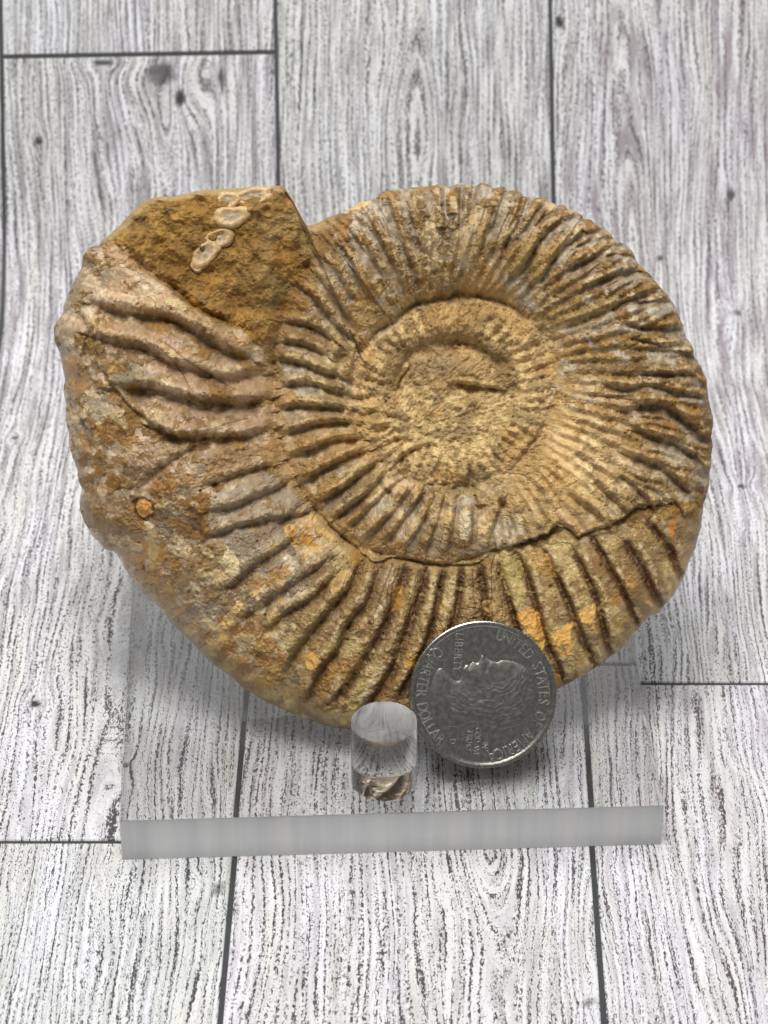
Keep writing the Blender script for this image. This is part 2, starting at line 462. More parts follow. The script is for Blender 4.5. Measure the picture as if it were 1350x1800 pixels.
# ---------------------------------------------------------------- the ammonite
D0 = 460.7; K = FPX / D0
OUT = [(500,328),(503,345),(515,352),(523,372),(530,388),(543,399),(560,392),(580,382),(600,376),(612,370),(633,357),(650,355),(657,348),(668,341),(690,336),(712,333),(740,330),(763,328),(772,325),(786,330),(797,327),(812,323),(824,325),(833,330),(845,323),(858,326),(868,333),(884,329),(892,338),(905,336),(917,341),(921,348),(945,349),(958,351),(968,357),(978,363),(988,360),(998,370),(1010,374),(1022,380),(1025,387),(1038,387),(1048,398),(1062,405),(1074,413),(1078,424),(1090,428),(1103,436),(1112,445),(1119,462),(1132,474),(1145,488),(1157,503),(1170,518),(1183,535),(1192,556),(1200,575),(1206,595),(1217,610),(1220,630),(1232,648),(1241,670),(1245,700),(1246,712),(1253,735),(1252,755),(1249,768),(1253,785),(1249,800),(1250,818),(1246,835),(1247,850),(1243,868),(1236,890),(1232,925),(1222,965),(1207,1000),(1200,1020),(1186,1045),(1172,1060),(1158,1078),(1145,1083),(1130,1095),(1118,1112),(1105,1128),(1088,1143),(1060,1165),(1030,1185),(1000,1202),(980,1212),(940,1235),(900,1252),(860,1265),(800,1275),(740,1282),(690,1285),(640,1283),(615,1284),(570,1276),(530,1262),(490,1245),(460,1230),(430,1212),(400,1185),(370,1165),(345,1140),(325,1118),(300,1095),(280,1068),(262,1050),(245,1040),(240,1025),(225,1010),(212,985),(200,970),(187,968),(165,945),(150,920),(142,900),(140,880),(145,860),(140,850),(137,830),(128,805),(122,780),(120,755),(115,735),(118,715),(112,690),(115,665),(110,645),(105,620),(97,600),(95,580),(103,565),(112,552),(113,540),(120,520),(135,490),(145,470),(148,450),(158,438),(168,435),(172,442),(180,425),(200,410),(215,395),(230,380),(247,362),(272,350),(300,350),(340,340),(380,335),(430,332),(470,331)]
OUT = np.array(OUT, float)
PC = np.array([700.0, 780.0]); CC = np.array([790.0, 700.0])
NTH, NR = 2000, 400
th = np.linspace(0, 2 * np.pi, NTH, endpoint=False)
def raycast(c, ang):
    R = np.zeros(len(ang)); dx, dy = np.cos(ang), -np.sin(ang); n = len(OUT)
    for i in range(n):
        a = OUT[i] - c; e = OUT[(i + 1) % n] - OUT[i]
        den = dx * e[1] - dy * e[0]
        with np.errstate(divide='ignore', invalid='ignore'):
            t = (a[0] * e[1] - a[1] * e[0]) / den; s = (a[0] * dy - a[1] * dx) / den
        ok = (s >= -1e-6) & (s <= 1 + 1e-6) & (t > 0)
        R = np.where(ok & (t > R), t, R)
    return R
R0 = raycast(PC, th)
R0 = (R0 + np.roll(R0, 1) + np.roll(R0, -1)) / 3
R0 = R0 + (vn(th * 60, th * 0, 3) - .5) * 1.6 + (vn(th * 160, th * 0, 5) - .5) * 1.2
sr = np.linspace(0, 1, NR)
rho = 0.55 * sr + 0.45 * (1 - (1 - sr) ** 2.2)
RR = rho[None] * R0[:, None]
PX = PC[0] + RR * np.cos(th)[:, None]; PY = PC[1] - RR * np.sin(th)[:, None]
shape = PX.shape
X = PX.ravel(); Y = PY.ravel()
# spiral coordinates
SP_A = [129,151,180,197,221.7,240.5,256,272,286.8,310,335.6,360,387,414.6,446.8,482.7,512,536.7,560.5,587.5,619,651.8,690,737,785,828,869,894,960]
SP_R = [387,324,307,306,308,304,293,290,277,262,242,235,219,190,178,166,170,172,171,163,158,161,150,104,97,97,99,93,70]
ang = np.degrees(np.arctan2(-(Y - CC[1]), X - CC[0])) % 360
r = np.hypot(X - CC[0], Y - CC[1])
r = r + (fbm(X / 40, Y / 40, 50, 3) - .5) * 14 + (fbm(X / 13, Y / 13, 51, 3) - .5) * 9 * sst(230, 170, r)      # wander of the seams
au = np.where(ang < 129, ang + 360, ang)
S1 = np.interp(au, SP_A, SP_R); S2 = np.interp(au + 360, SP_A, SP_R)
Rc_t = np.radians(np.linspace(0, 360, 1441)); Rc = raycast(CC, Rc_t)
Rim = np.interp(np.radians(ang), Rc_t, Rc)
CRACK = np.array([(862,990),(872,966),(905,958),(935,948),(962,938),(975,922),(1000,930),(1010,945),(1040,932),(1062,925),(1092,912),(1110,895),(1150,885),(1180,884),(1195,905),(1212,900),(1245,870)])
xs_c = CRACK[:, 0]; cy = np.interp(X, xs_c, CRACK[:, 1]) + (fbm(X / 9, Y * 0, 61, 3) - .5) * 12
below = (X > 862) & (Y > cy)
lowarc = (r > S1) & (au < 287)
outer = lowarc | below
disc_r = np.where(au < 300, S2, np.interp(au, [300, 340, 387, 414.6, 446.8, 482.7, 489], [162, 172, 196, 190, 178, 166, 167]))
disc = (r < disc_r) & ~outer
mid = ~outer & ~disc
edge = (R0[:, None] - RR).ravel()
MATP = [(150,430),(200,400),(270,345),(500,322),(580,395),(556,480),(522,555),(480,600),(462,612),(430,590),(386,569),(345,548),(315,521),(274,492),(232,456),(195,432)]
wx, wy = (fbm(X / 22, Y / 22, 71, 3) - .5) * 26, (fbm(X / 22, Y / 22, 72, 3) - .5) * 26
mat_sd = poly_sd(X, Y, MATP)
mw = 5 + 34 * sst(455, 510, X)
matm = sst(-mw, mw, mat_sd + wx * .4)

# --- base relief (mm)
t_o = np.clip((r - S1) / np.maximum(Rim - S1, 1), 0, 1)
PKA = [0, 60, 100, 129, 150, 180, 210, 235, 255, 275, 300, 330, 360]
PKH = [9.8, 9.8, 9.8, 10.2, 12.5, 14.0, 12.2, 9.0, 6.6, 5.8, 6.2, 7.8, 9.4]
HP = np.interp(ang, PKA, PKH)
rise = np.sin(np.pi / 2 * np.clip(t_o / .42, 0, 1)) ** .9
fall = 1 - 0.38 * sst(.40, 1.0, t_o)
W_out = 3.7 + (HP - 3.7) * rise * fall
tb0 = 0
tm = np.clip((r - disc_r) / np.maximum(S1 - disc_r, 1), 0, 1)
W_ring = 3.5 + 2.6 * np.sin(np.pi * np.clip(tm, 0, 1)) ** .7
t_r = np.clip((r - disc_r) / np.maximum(Rim - disc_r, 1), 0, 1)
W_rt = 3.6 + (HP - 3.6) * np.sin(np.pi / 2 * np.clip(t_r / .55, 0, 1)) ** .9 * (1 - .28 * sst(.45, 1, t_r))
left_ring = mid & (au < 300)
W = np.where(outer, W_out, np.where(left_ring, W_ring, W_rt))
tb = np.maximum(sst(275, 300, au), sst(158, 131, au))
W = np.where(mid | disc, W_ring * (1 - tb) + W_rt * tb, W)
# step down under the broken shell
W = np.where(below, np.minimum(W, 6.8) - 0.5, W)
td = np.clip(r / disc_r, 0, 1)
W_d = 3.75 - 1.2 * (1 - td ** 2) + 1.1 * np.sin(np.pi * np.clip((td - .55) / .45, 0, 1)) + (fbm(X / 34, Y / 34, 55, 4, .6) - .5) * 3.0
wd = sst(12, -12, r - disc_r + (fbm(X / 16, Y / 16, 57, 4, .6) - .5) * 50)
W = np.where(outer, W, W * (1 - wd) + W_d * wd)
# matrix plug in the aperture: nearly flat, broken
W_m = 9.0 + (fbm(X / 60, Y / 60, 81, 3) - .5) * 4.5 + (fbm(X / 20, Y / 20, 82, 3) - .5) * 1.6 - 1.8 * sst(80, 0, edge) - 0.006 * (X - 330) - 0.006 * np.clip(420 - Y, 0, 100)
W_m = W_m - 2.2 * sst(470, 560, X + (Y - 450) * .25)
W = W * (1 - matm) + W_m * matm
seamfill = np.exp(-((r - S1) / 9) ** 2) * (au < 287)
W = W - 0.55 * seamfill
fade_r = 1 - .9 * sst(60, 20, np.abs((ang + 180) % 360 - 180 + 15) * .8)
W = W - (0.45 + .9 * sst(40, 70, ang) * sst(165, 140, ang)) * (.3 + 1.4 * fbm(X / 50, Y / 50, 56, 2)) * fade_r * np.exp(-((r - disc_r) / 8) ** 2) * (~outer)

A_gro = np.zeros(X.shape); A_cre = np.zeros(X.shape); A_brn = np.zeros(X.shape)
jx = (fbm(X / 6, Y / 6, 171, 3) - .5) * 4.5; jy = (fbm(X / 6, Y / 6, 172, 3) - .5) * 4
A_lin = np.zeros(X.shape)
def stroke(P, depth, su, sdn, ridge=.45, taper=.12, brn=0.0, clip=None):
    """a furrow with a steep upper wall; su / sdn widths above and below, in the picture's pixels"""
    global W
    P = catmull(P, 5); pad = 5 * max(su, sdn)
    m = (X > P[:, 0].min() - pad) & (X < P[:, 0].max() + pad) & (Y > P[:, 1].min() - pad) & (Y < P[:, 1].max() + pad)
    if clip is not None: m &= clip
    idx = np.nonzero(m)[0]
    x = X[idx] + wx[idx] * .1 + jx[idx] * .8; y = Y[idx] + wy[idx] * .1 + jy[idx] * .8
    d, sg, tt = line_dist(x, y, P)
    end = sst(0, taper, tt) * sst(1, 1 - taper, tt); end = .35 + .65 * end
    capd = np.exp(-(np.maximum(0, 0)))
    var = .65 + .7 * fbm(x / 18, y / 18, 91, 2)
    s = np.where(sg < 0, su * .75, sdn * 1.1)
    g = np.where(sg < 0, np.exp(-(d / s) ** 2), np.exp(-(d / s) ** 1.5)) * end
    c = np.exp(-((d - 2.1 * su) / (1.2 * su)) ** 2) * (sg < 0) * end
    depth = depth * 1.22
    W[idx] += -depth * g * var + ridge * depth * c * var
    A_lin[idx] = np.maximum(A_lin[idx], np.exp(-((d - .1 * su) / 2.4) ** 2) * sst(0, .2, tt) * sst(1, .85, tt) * sst(.38, .55, fbm(x / 20, y / 20, 93, 2)))
    A_gro[idx] = np.maximum(A_gro[idx], g); A_cre[idx] = np.maximum(A_cre[idx], c)
    if brn: A_brn[idx] = np.maximum(A_brn[idx], brn * np.exp(-(d / (1.2 * max(su, sdn))) ** 4) * sst(0, .05, tt))
# outer whorl, big sweeping ribs beside the aperture
for P, dpt, a, b in [
    ([(232,456),(274,492),(315,521),(345,548),(386,569),(425,587)], .9, 8, 12),
    ([(172,545),(214,557),(268,566),(315,575),(357,598),(404,628),(446,640)], 1.9, 9, 20),
    ([(172,600),(210,612),(257,622),(285,635),(310,650),(342,657),(375,668),(404,674),(460,664)], 1.7, 8, 18),
    ([(215,690),(274,692),(309,701),(345,713),(386,716),(431,716),(472,705)], 2.1, 8, 22),
    ([(283,760),(318,775),(357,775),(398,775),(440,772),(478,758)], 1.7, 7, 18),
    ([(360,788),(315,813),(280,837),(250,868)], .9, 7, 10),
    ([(372,858),(422,840),(480,822)], 1.0, 6, 12),
    ([(376,902),(422,893),(454,878),(487,864),(512,846)], 1.2, 6, 13),
    ([(372,948),(414,933),(458,921),(482,916),(524,910),(556,898)], 1.1, 6, 11),
    ([(491,926),(512,908),(533,888)], .8, 5, 9),
    ([(188,656),(208,686),(238,721),(283,754),(320,776)], .8, 4, 7),
    ([(150,560),(165,590),(160,640)], .7, 6, 8), ([(120,700),(150,740),(170,800)], .6, 7, 9)]:
    stroke(P, dpt, a, b)
# outer whorl, lower left
for P, dpt, a, b in [
    ([(400,1040),(426,1022),(458,993),(500,966),(522,948)], .9, 7, 10),
    ([(430,1090),(467,1064),(506,1037),(547,1010),(580,985)], .9, 7, 10),
    ([(470,1110),(500,1084),(530,1064),(559,1046),(590,1010)], .9, 6, 9),
    ([(505,1180),(530,1138),(556,1105),(586,1070),(613,1040),(624,1016),(635,990)], 1.2, 7, 9),
    ([(540,1235),(560,1195),(577,1164),(595,1141),(621,1087),(645,1060),(668,1000)], 1.2, 7, 9)]:
    stroke(P, dpt, a, b, brn=.55)
# outer whorl, bottom: olive shell with brown furrows
for P, bw in [([(585,1240),(601,1218),(636,1167),(660,1129),(687,1076),(704,1034),(712,1002)], 9), ([(640,1255),(654,1233),(690,1176),(707,1129),(725,1081),(740,1040),(748,1004)], 9),
          ([(700,1230),(725,1180),(745,1140),(756,1108),(769,1050),(778,1006)], 7), ([(770,1190),(785,1130),(793,1099),(804,1059),(810,1003)], 7),
          ([(856,1180),(856,1130),(853,1090),(849,1046),(844,998)], 7), ([(915,1170),(912,1130),(904,1094),(889,1037),(876,994)], 6.5),
          ([(990,1205),(975,1165),(956,1126),(938,1059),(918,1000),(905,975)], 7.5), ([(1050,1180),(1027,1134),(1013,1103),(982,1028),(954,970)], 6.5),
          ([(1080,1160),(1067,1139),(1058,1103),(1040,1041),(1005,970)], 6.5), ([(1125,1110),(1107,1077),(1098,1054),(1071,1006),(1038,948)], 6),
          ([(1170,1070),(1147,1046),(1124,1001),(1096,957)], 8), ([(1200,1020),(1182,992),(1173,966),(1136,922)], 8)]:
    stroke(P, .95, bw * .9, bw, ridge=.35, brn=1.0)
# middle whorl, left and lower left
mid_st = [([(560,459),(588,486),(606,515),(624,539)], .5), ([(600,440),(606,456),(624,486),(641,527)], .8), ([(620,420),(630,438),(653,468),(674,498)], .9),
    ([(640,392),(647,409),(674,450),(698,495),(710,521)], .9), ([(676,350),(686,379),(698,424),(716,468),(733,513)], .9), ([(706,340),(713,360),(721,397),(736,444),(751,459)], .9),
    ([(752,332),(760,379),(762,420),(757,475)], .8), ([(776,332),(781,380),(780,409),(778,445)], .8), ([(811,335),(810,358),(804,420)], .8), ([(836,330),(834,345),(822,405)], .8),
    ([(553,489),(579,521),(609,563),(628,590)], 1.0), ([(523,510),(553,533),(588,575),(628,612)], 1.1), ([(502,572),(550,581),(590,606)], 1.1), ([(496,607),(538,613),(574,632)], 1.0),
    ([(487,638),(529,644),(564,659),(596,668)], 1.2), ([(502,684),(544,680),(582,692),(612,700)], 1.1), ([(497,724),(535,718),(570,721),(612,722)], 1.3),
    ([(503,768),(538,757),(576,748),(622,748)], 1.3), ([(514,806),(558,790),(594,778),(636,776)], 1.4), ([(533,850),(579,825),(612,807),(646,795)], 1.4),
    ([(563,884),(606,861),(641,834),(664,815)], 1.4), ([(590,914),(630,884),(659,858),(682,832)], 1.3), ([(612,932),(640,908),(672,876),(700,850)], 1.0),
    ([(645,948),(671,925),(705,890),(724,862)], .9), ([(680,958),(711,917),(735,885),(750,862)], .9), ([(715,966),(747,917),(769,870)], .9), ([(751,972),(773,908),(785,864)], .9),
    ([(788,975),(800,908),(805,866)], .9), ([(827,968),(831,899),(830,864)], .8), ([(858,952),(872,915),(884,885)], .8)]
for P, d in mid_st: stroke(P, d, 5.5, 11, ridge=.5)
rt_st = [([(1100,724),(1148,718),(1187,739),(1218,764),(1250,785)], 1.6, 7, 15), ([(1112,764),(1166,781),(1200,798),(1248,840)], 1.2, 6, 11), ([(1100,805),(1148,823),(1183,851),(1215,880)], 1.3, 7, 13),
    ([(1082,838),(1120,872),(1140,896)], .9, 5, 8), ([(1040,856),(1075,885),(1096,908)], .9, 5, 8), ([(990,870),(1037,903),(1058,925)], .9, 6, 8),
    ([(1060,687),(1096,692),(1127,684),(1169,694),(1218,701),(1246,712)], 1.0, 6, 9), ([(1108,664),(1166,666),(1207,666),(1242,688)], .9, 6, 9), ([(1100,621),(1148,624),(1190,626),(1232,642)], .9, 6, 8),
    ([(1098,603),(1152,614),(1183,613),(1216,616)], .7, 4, 7), ([(1090,578),(1138,586),(1206,582)], .9, 6, 8), ([(990,580),(1044,561),(1099,536),(1150,520)], .9, 5, 9), ([(1108,542),(1169,536),(1192,545)], .8, 4, 8),
    ([(1020,518),(1072,495),(1120,485),(1160,500)], .9, 5, 9), ([(990,486),(1037,463),(1079,439),(1118,446)], 1.1, 6, 9), ([(960,476),(995,439),(1030,418),(1072,408)], 1.1, 6, 9),
    ([(928,460),(953,425),(988,397),(1022,380)], 1.1, 6, 9), ([(880,452),(908,404),(922,366),(934,346)], 1.1, 6, 9), ([(850,434),(870,394),(887,340)], 1.0, 6, 8), ([(946,505),(974,460)], .7, 5, 7),
    ([(893,498),(922,474),(936,447)], .9, 5, 8), ([(1000,448),(1040,430),(1090,424)], .6, 4, 6), ([(1055,460),(1100,455),(1128,468)], .6, 4, 6), ([(900,440),(930,400),(958,358)], .8, 5, 7), ([(945,400),(975,375),(990,364)], .7, 4, 6)]
for P, d, a, b in rt_st: stroke(P, d, a * .95, b * .9, ridge=.45)
# fine secondary riblets that notch the rim on the right and the top
rimz = sst(75, 22, edge) * sst(-38, -28, np.where(ang > 180, ang - 360, ang)) * sst(128, 120, np.where(ang > 180, ang - 360, ang)) * (~outer)
W += rimz * .45 * np.sin(ang * 2 * np.pi / 3.55 + 2.5 * fbm(X / 60, Y / 60, 95, 2))
sec = mid * sst(.45, .62, t_r) * sst(300, 320, au) * np.exp(-(A_gro * 1.5) ** 2)
prib = mid * (au > 287) * sst(.02, .2, t_r) * sst(.8, .5, t_r) * (1 - A_gro)
W += prib * .34 * np.sin((ang + 10 * t_r) * 2 * np.pi / 4.4 + 3 * fbm(X / 60, Y / 60, 98, 2)) * (.4 + 1.2 * fbm(X / 40, Y / 40, 99, 2))
drib = disc * sst(.62, .72, td) * sst(1.0, .9, td)
W += drib * .30 * np.sin(ang * 2 * np.pi / 7.2 + 4 * fbm(X / 50, Y / 50, 100, 2)) * (.2 + 1.6 * fbm(X / 40, Y / 40, 106, 2))
W += sec * .30 * np.sin(ang * 2 * np.pi / 2.4 + 7 * fbm(X / 50, Y / 50, 97, 2))
# fine riblets over the venter at the left and bottom
W += sst(70, 20, edge) * outer * .35 * np.sin(ang * 2 * np.pi / 4.3 + 5 * fbm(X / 70, Y / 70, 96, 2))
# centre: trench round the innermost whorl, hump, ledge, pits
stroke([(697,700),(700,668),(715,638),(740,614),(775,603),(815,606),(850,622),(880,650)], 1.0, 10, 13, ridge=.25, clip=disc)
stroke([(798,676),(830,680),(878,687)], 1.1, 3, 10, ridge=.6, clip=disc)
stroke([(697,692),(705,668),(720,648)], 1.1, 3, 3, ridge=.2, clip=disc)
W += disc * .9 * np.exp(-((X - 780) / 70) ** 2 - ((Y - 650) / 26) ** 2)
for P in [[(635,735),(665,728),(700,738)], [(640,760),(672,752),(706,764)], [(660,790),(690,775),(720,778)], [(700,815),(725,795),(745,790)], [(640,700),(665,698),(690,705)], [(700,808),(720,800),(735,788),(760,786)], [(760,838),(770,815),(780,800)], [(820,850),(826,825)]]:
    stroke(P, .5, 4, 7, ridge=.5)
# seam line crack along the bottom of the middle whorl
stroke([(560,905),(590,935),(625,962),(640,978),(660,990),(690,982),(720,985),(760,992),(800,995),(840,990),(870,966)], .6, 2.5, 3, ridge=.4)
stroke([tuple(p) for p in CRACK[1:-1]], .45, 3, 4, ridge=.3)
# pits
for (x0, y0, rr, dd) in [(541,474,7,1.3),(471,380,6,1.0),(600,636,11,1.3),(605,625,9,.8),(882,887,9,1.2),(764,487,5,.8),(377,484,6,.7),(150,760,12,.9),(130,700,10,.7),(262,890,21,.8),(248,886,8,1.0),(330,525,5,.5),(958,527,3,.6)]:
    W -= dd * np.exp(-(((X - x0) ** 2 + (Y - y0) ** 2) / (rr * rr)) ** 1.5)
W += 1.5 * np.exp(-(((X - 263) / 15) ** 2 + ((Y - 891) / 13) ** 2) ** 1.5)

# grit: sandy crust and matrix rough, shell smooth
grit = np.where(disc, 1.0, np.where(mid, .75, .5))
f_med = fbm(X / 11, Y / 11, 101, 4, .6) - .5
f_sm = fbm(X / 4.2, Y / 4.2, 102, 3, .6) - .5
f_big = fbm(X / 45, Y / 45, 103, 3) - .5
cov = fbm(X / 30, Y / 24, 104, 5, .68)             # patchy matrix crust over the shell, kept on the crests
crust = sst(.49, .55, cov + .015 * mid + .10 * np.clip(A_cre, 0, 1) - .14 * A_gro * mid + .03 * outer * (Y > 700) - .05 * outer * (Y < 700))
crust = np.maximum(crust, matm); crust = np.where(~outer, np.maximum(crust, wd), crust)
grit = np.clip(.25 + .75 * crust, 0, 1) * np.where(below, .6, 1)
W += crust * (~disc) * .10 * sst(.48, .56, cov)    # crust stands proud in flakes
W += grit * (f_med * 1.4 + f_sm * .8) * np.where(disc, .72, .62) + f_big * 1.1 + (1 - grit) * f_med * .2
flake = sst(.49, .53, fbm(X / 26, Y / 19, 110, 4, .6))
W += flake * outer * .10 * sst(700, 800, Y)
# growth striae along the ribs on clean shell
W += (1 - crust) * .10 * (fbm(r / 60, ang * 2.2, 105, 2) - .5)
# rim rounding
Dr_t = np.interp(ang, [0, 60, 110, 126, 130, 150, 165, 180, 210, 250, 290, 330, 360], [70, 70, 62, 60, 18, 24, 80, 95, 120, 105, 90, 80, 70])
e = np.clip(edge / Dr_t, 0, 1)
E = np.sqrt(np.clip(1 - (1 - e) ** 2.2, 0, 1))
Wf = W * E

# --- colour
def C(*c): return lin(c)
n_c = fbm(X / 30, Y / 30, 120, 4, .6); n_d = fbm(X / 9, Y / 9, 121, 4, .6); n_e = fbm(X / 70, Y / 70, 122, 3)
def mixc(a, b, f): f = np.clip(f, 0, 1)[:, None]; return a * (1 - f) + b * f
n_f = fbm(X / 4.5, Y / 4.5, 123, 3, .6)
ochre = mixc(C(122, 92, 42)[None], C(176, 140, 76)[None], sst(.3, .7, .6 * n_d + .4 * n_f))
ochre = mixc(ochre, C(112, 88, 48)[None], .6 * sst(.52, .66, n_c))
ochre = mixc(ochre, C(172, 130, 60)[None], .5 * sst(.48, .62, n_e))
pink = mixc(C(172, 150, 124)[None], C(214, 198, 176)[None], sst(.35, .65, .6 * n_d + .4 * n_f))
pink = mixc(pink, C(142, 124, 98)[None], .8 * sst(.46, .6, n_c))
grey = mixc(C(142, 132, 116)[None], C(188, 180, 166)[None], sst(.35, .65, n_d))
grey = mixc(grey, C(134, 108, 72)[None], .6 * sst(.48, .6, n_c))
sand = mixc(C(188, 164, 120)[None], C(232, 208, 160)[None], sst(.35, .65, n_d))
sand = mixc(sand, C(158, 138, 100)[None], .75 * sst(.47, .62, n_c))
sand = mixc(sand, C(206, 168, 108)[None], .5 * sst(.48, .62, n_e))
olive = mixc(C(168, 146, 96)[None], C(202, 184, 134)[None], sst(.35, .65, n_d))
olive = mixc(olive, C(146, 118, 72)[None], .75 * sst(.48, .6, n_c))
olive = mixc(olive, C(134, 112, 84)[None], .7 * sst(.5, .6, n_e))
brown = mixc(C(74, 48, 24)[None], C(104, 72, 38)[None], sst(.35, .65, n_d))

col = np.where(outer[:, None], pink, grey)
low = sst(640, 720, Y - (560 - X) * .45 - 250) * outer * sst(900, 960, Y + (X - 480) * .35)
col = mixc(col, olive, np.where(outer, sst(-30, 60, (X - 540) + (Y - 1000) * .6), 0))
lowleft = outer * (1 - sst(-30, 60, (X - 540) + (Y - 1000) * .6)) * sst(930, 980, Y)
col = mixc(col, grey, lowleft * .6)
crmix = crust * np.where(outer & (Y > 930), .45 * sst(.44, .5, n_e), 1)
col = mixc(col, ochre, crmix * np.where(disc, 0, .9))
# crest tops keep ochre crust, furrow floors show grey shell, on the middle whorl
col = mixc(col, ochre, .55 * A_cre * mid)
col = mixc(col, grey, .85 * sst(.2, .6, A_gro) * mid * sst(.40, .48, n_c + .05))
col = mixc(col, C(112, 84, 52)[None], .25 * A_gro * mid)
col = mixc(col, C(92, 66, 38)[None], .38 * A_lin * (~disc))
col = mixc(col, C(214, 196, 160)[None], .6 * sst(.3, .85, A_cre) * sst(.46, .58, n_d) * (~disc))
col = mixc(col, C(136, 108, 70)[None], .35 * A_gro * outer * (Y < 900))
dustm = np.where(mid, sst(.8, .1, np.where(au < 300, tm * .9, t_r * 1.5)), 0) * sst(.40, .56, n_c + .05)
dustm = np.maximum(dustm, mid * .45 * sst(.45, .6, n_e) * sst(560, 640, Y) * sst(760, 640, X))
col = mixc(col, sand * .92, .85 * dustm)
dj = (X - 1000) / 130; dk = (Y - 820) / 130
col = mixc(col, sand, mid * .9 * np.exp(-(dj ** 2 + dk ** 2) ** 1.2))
wdc = wd * (~outer)
col = mixc(col, sand, wdc)
hump = disc * np.exp(-((X - 775) / 62) ** 2 - ((Y - 650) / 28) ** 2)
col = mixc(col, C(152, 132, 104)[None], .75 * hump)
col = mixc(col, C(146, 122, 82)[None], .6 * disc * sst(.25, .6, np.exp(-((r - 110) / 16) ** 2) * (Y < 690)))
seamc = np.exp(-((r - S1) / 17) ** 2) * (au < 275) * (1 - matm)
col = mixc(col, mixc(C(164, 138, 96)[None], C(190, 164, 120)[None], n_d), .85 * seamc)
mcol = mixc(ochre, C(124, 90, 40)[None], .5 * sst(.44, .58, fbm(X / 26, Y / 26, 131, 4, .6)))
mcol = mixc(mcol, C(150, 130, 92)[None], .7 * sst(.5, .6, fbm(X / 40, Y / 40, 132, 3)) * sst(430, 500, X))
col = mixc(col, mcol * np.array([[.92, .91, .76]]), matm)
edgeband = matm * sst(24, 15, edge + (n_d - .5) * 8) * (Y < 520)
col = mixc(col, C(176, 156, 112)[None], .9 * edgeband)
col = mixc(col, brown, np.clip(A_brn * sst(.38, .46, n_d + .04) * np.where(below | (Y > 940), 1, 0), 0, 1) * outer)
gloss = np.where(disc, .02, np.where(mid, .5, .75)) * (1 - .65 * crust)
gloss = np.where(outer & (Y > 930), .75, gloss)

def patch(P, c, rough_edge=8, f=1.0, gl=None, dh=0.0, gr=None):
    global col, gloss, grit, Wf
    P = np.asarray(P, float)
    P = catmull(np.vstack([P[-1:], P, P[:2]]), 4)[4:-5]
    m = (X > P[:, 0].min() - 25) & (X < P[:, 0].max() + 25) & (Y > P[:, 1].min() - 25) & (Y < P[:, 1].max() + 25)
    i = np.nonzero(m)[0]
    sd = poly_sd(X[i], Y[i], P) + (fbm(X[i] / 8, Y[i] / 8, 140, 4, .65) - .5) * 2.6 * rough_edge + (fbm(X[i] / 24, Y[i] / 24, 142, 2) - .5) * 2.2 * rough_edge
    hole = 1 - .8 * sst(.56, .62, fbm(X[i] / 13, Y[i] / 13, 143, 4, .6)) * (1 if rough_edge > 4.5 else 0)
    k = sst(-1.5, 1.5, sd) * f * hole * (.82 + .18 * sst(.3, .6, fbm(X[i] / 5, Y[i] / 5, 144, 2)))
    cc = lin(c)[None] * (.70 + .60 * fbm(X[i] / 9, Y[i] / 9, 141, 4, .65))[:, None]
    col[i] = mixc(col[i], cc, k)
    if gl is not None: gloss[i] = gloss[i] * (1 - k) + gl * k
    if gr is not None: grit[i] = grit[i] * (1 - k) + gr * k
    Wf[i] += dh * k * E[i]
grit = np.where(outer & (Y < 800) & (X > 200), grit * .6, grit)
# pinkish shell sheets on the big ribs
patch([(195,440),(230,452),(300,505),(350,555),(430,600),(435,618),(390,612),(330,580),(270,545),(200,530),(215,490)], (176,148,118), 7, .85, .85, .12, .08)
patch([(185,585),(210,575),(300,600),(400,660),(470,650),(470,700),(390,705),(330,690),(270,650),(190,615)], (172,146,122), 7, .85, .85, .12, .08)
patch([(250,690),(330,705),(400,722),(475,715),(478,760),(380,772),(300,760),(262,730)], (172,150,128), 6, .85, .85, .1, .06)
patch([(172,690),(205,685),(240,725),(225,740),(185,745),(165,760)], (170,158,134), 6, .8, .5)
patch([(205,665),(260,660),(290,680),(240,690),(215,685)], (140,134,120), 5, .8, .6)
patch([(185,765),(215,725),(245,725),(300,765),(240,772),(200,780)], (140,102,44), 5, .95, .2, .15, .9)
patch([(230,790),(340,785),(300,830),(250,850),(215,830)], (168,146,122), 6, .85, .85, .1, .06)
patch([(270,840),(350,815),(360,860),(300,880),(268,872)], (170,148,122), 6, .85, .85, .1, .06)
patch([(375,790),(470,790),(480,815),(380,835)], (164,140,112), 6, .6, .5, .05, .2)
patch([(145,840),(190,825),(225,845),(200,870),(155,868)], (140,104,46), 5, .9, .2, .12, .9)
patch([(310,885),(375,870),(378,945),(320,940),(295,915)], (138,100,46), 5, .95, .3, .15, .9)
patch([(380,875),(470,838),(520,870),(555,905),(470,930),(385,948)], (150,140,126), 5, .85, .55, .08, .1)
patch([(385,955),(430,925),(490,920),(540,925),(505,965),(440,990),(400,985)], (138,124,110), 6, .75, .6, .06, .15)
# glossy orange and grey chalcedony at lower left
patch([(150,870),(235,880),(255,930),(300,960),(285,1010),(240,1010),(190,950),(150,915)], (128,104,72), 7, .85, .95, 0, .05)
patch([(215,960),(300,945),(320,1000),(300,1060),(250,1030)], (160, 122, 64), 7, .85, .95, 0, .05)
patch([(270,935),(285,930),(290,965),(276,1000),(268,985)], (170,150,106), 4, .8, .9)
patch([(240,1010),(310,1030),(350,1100),(410,1150),(430,1205),(380,1170),(300,1090)], (150,122,72), 7, .85, .95, 0, .1)
patch([(325,1095),(345,1110),(375,1150),(372,1165),(350,1155),(330,1125)], (168,150,116), 4, .85, .9)
patch([(300,980),(380,960),(400,1040),(330,1060)], (142,108,56), 8, .8, .5, .15, .8)
patch([(375,1090),(450,1070),(470,1130),(440,1180),(380,1150)], (156, 114, 50), 9, .8, .85, 0, .5)
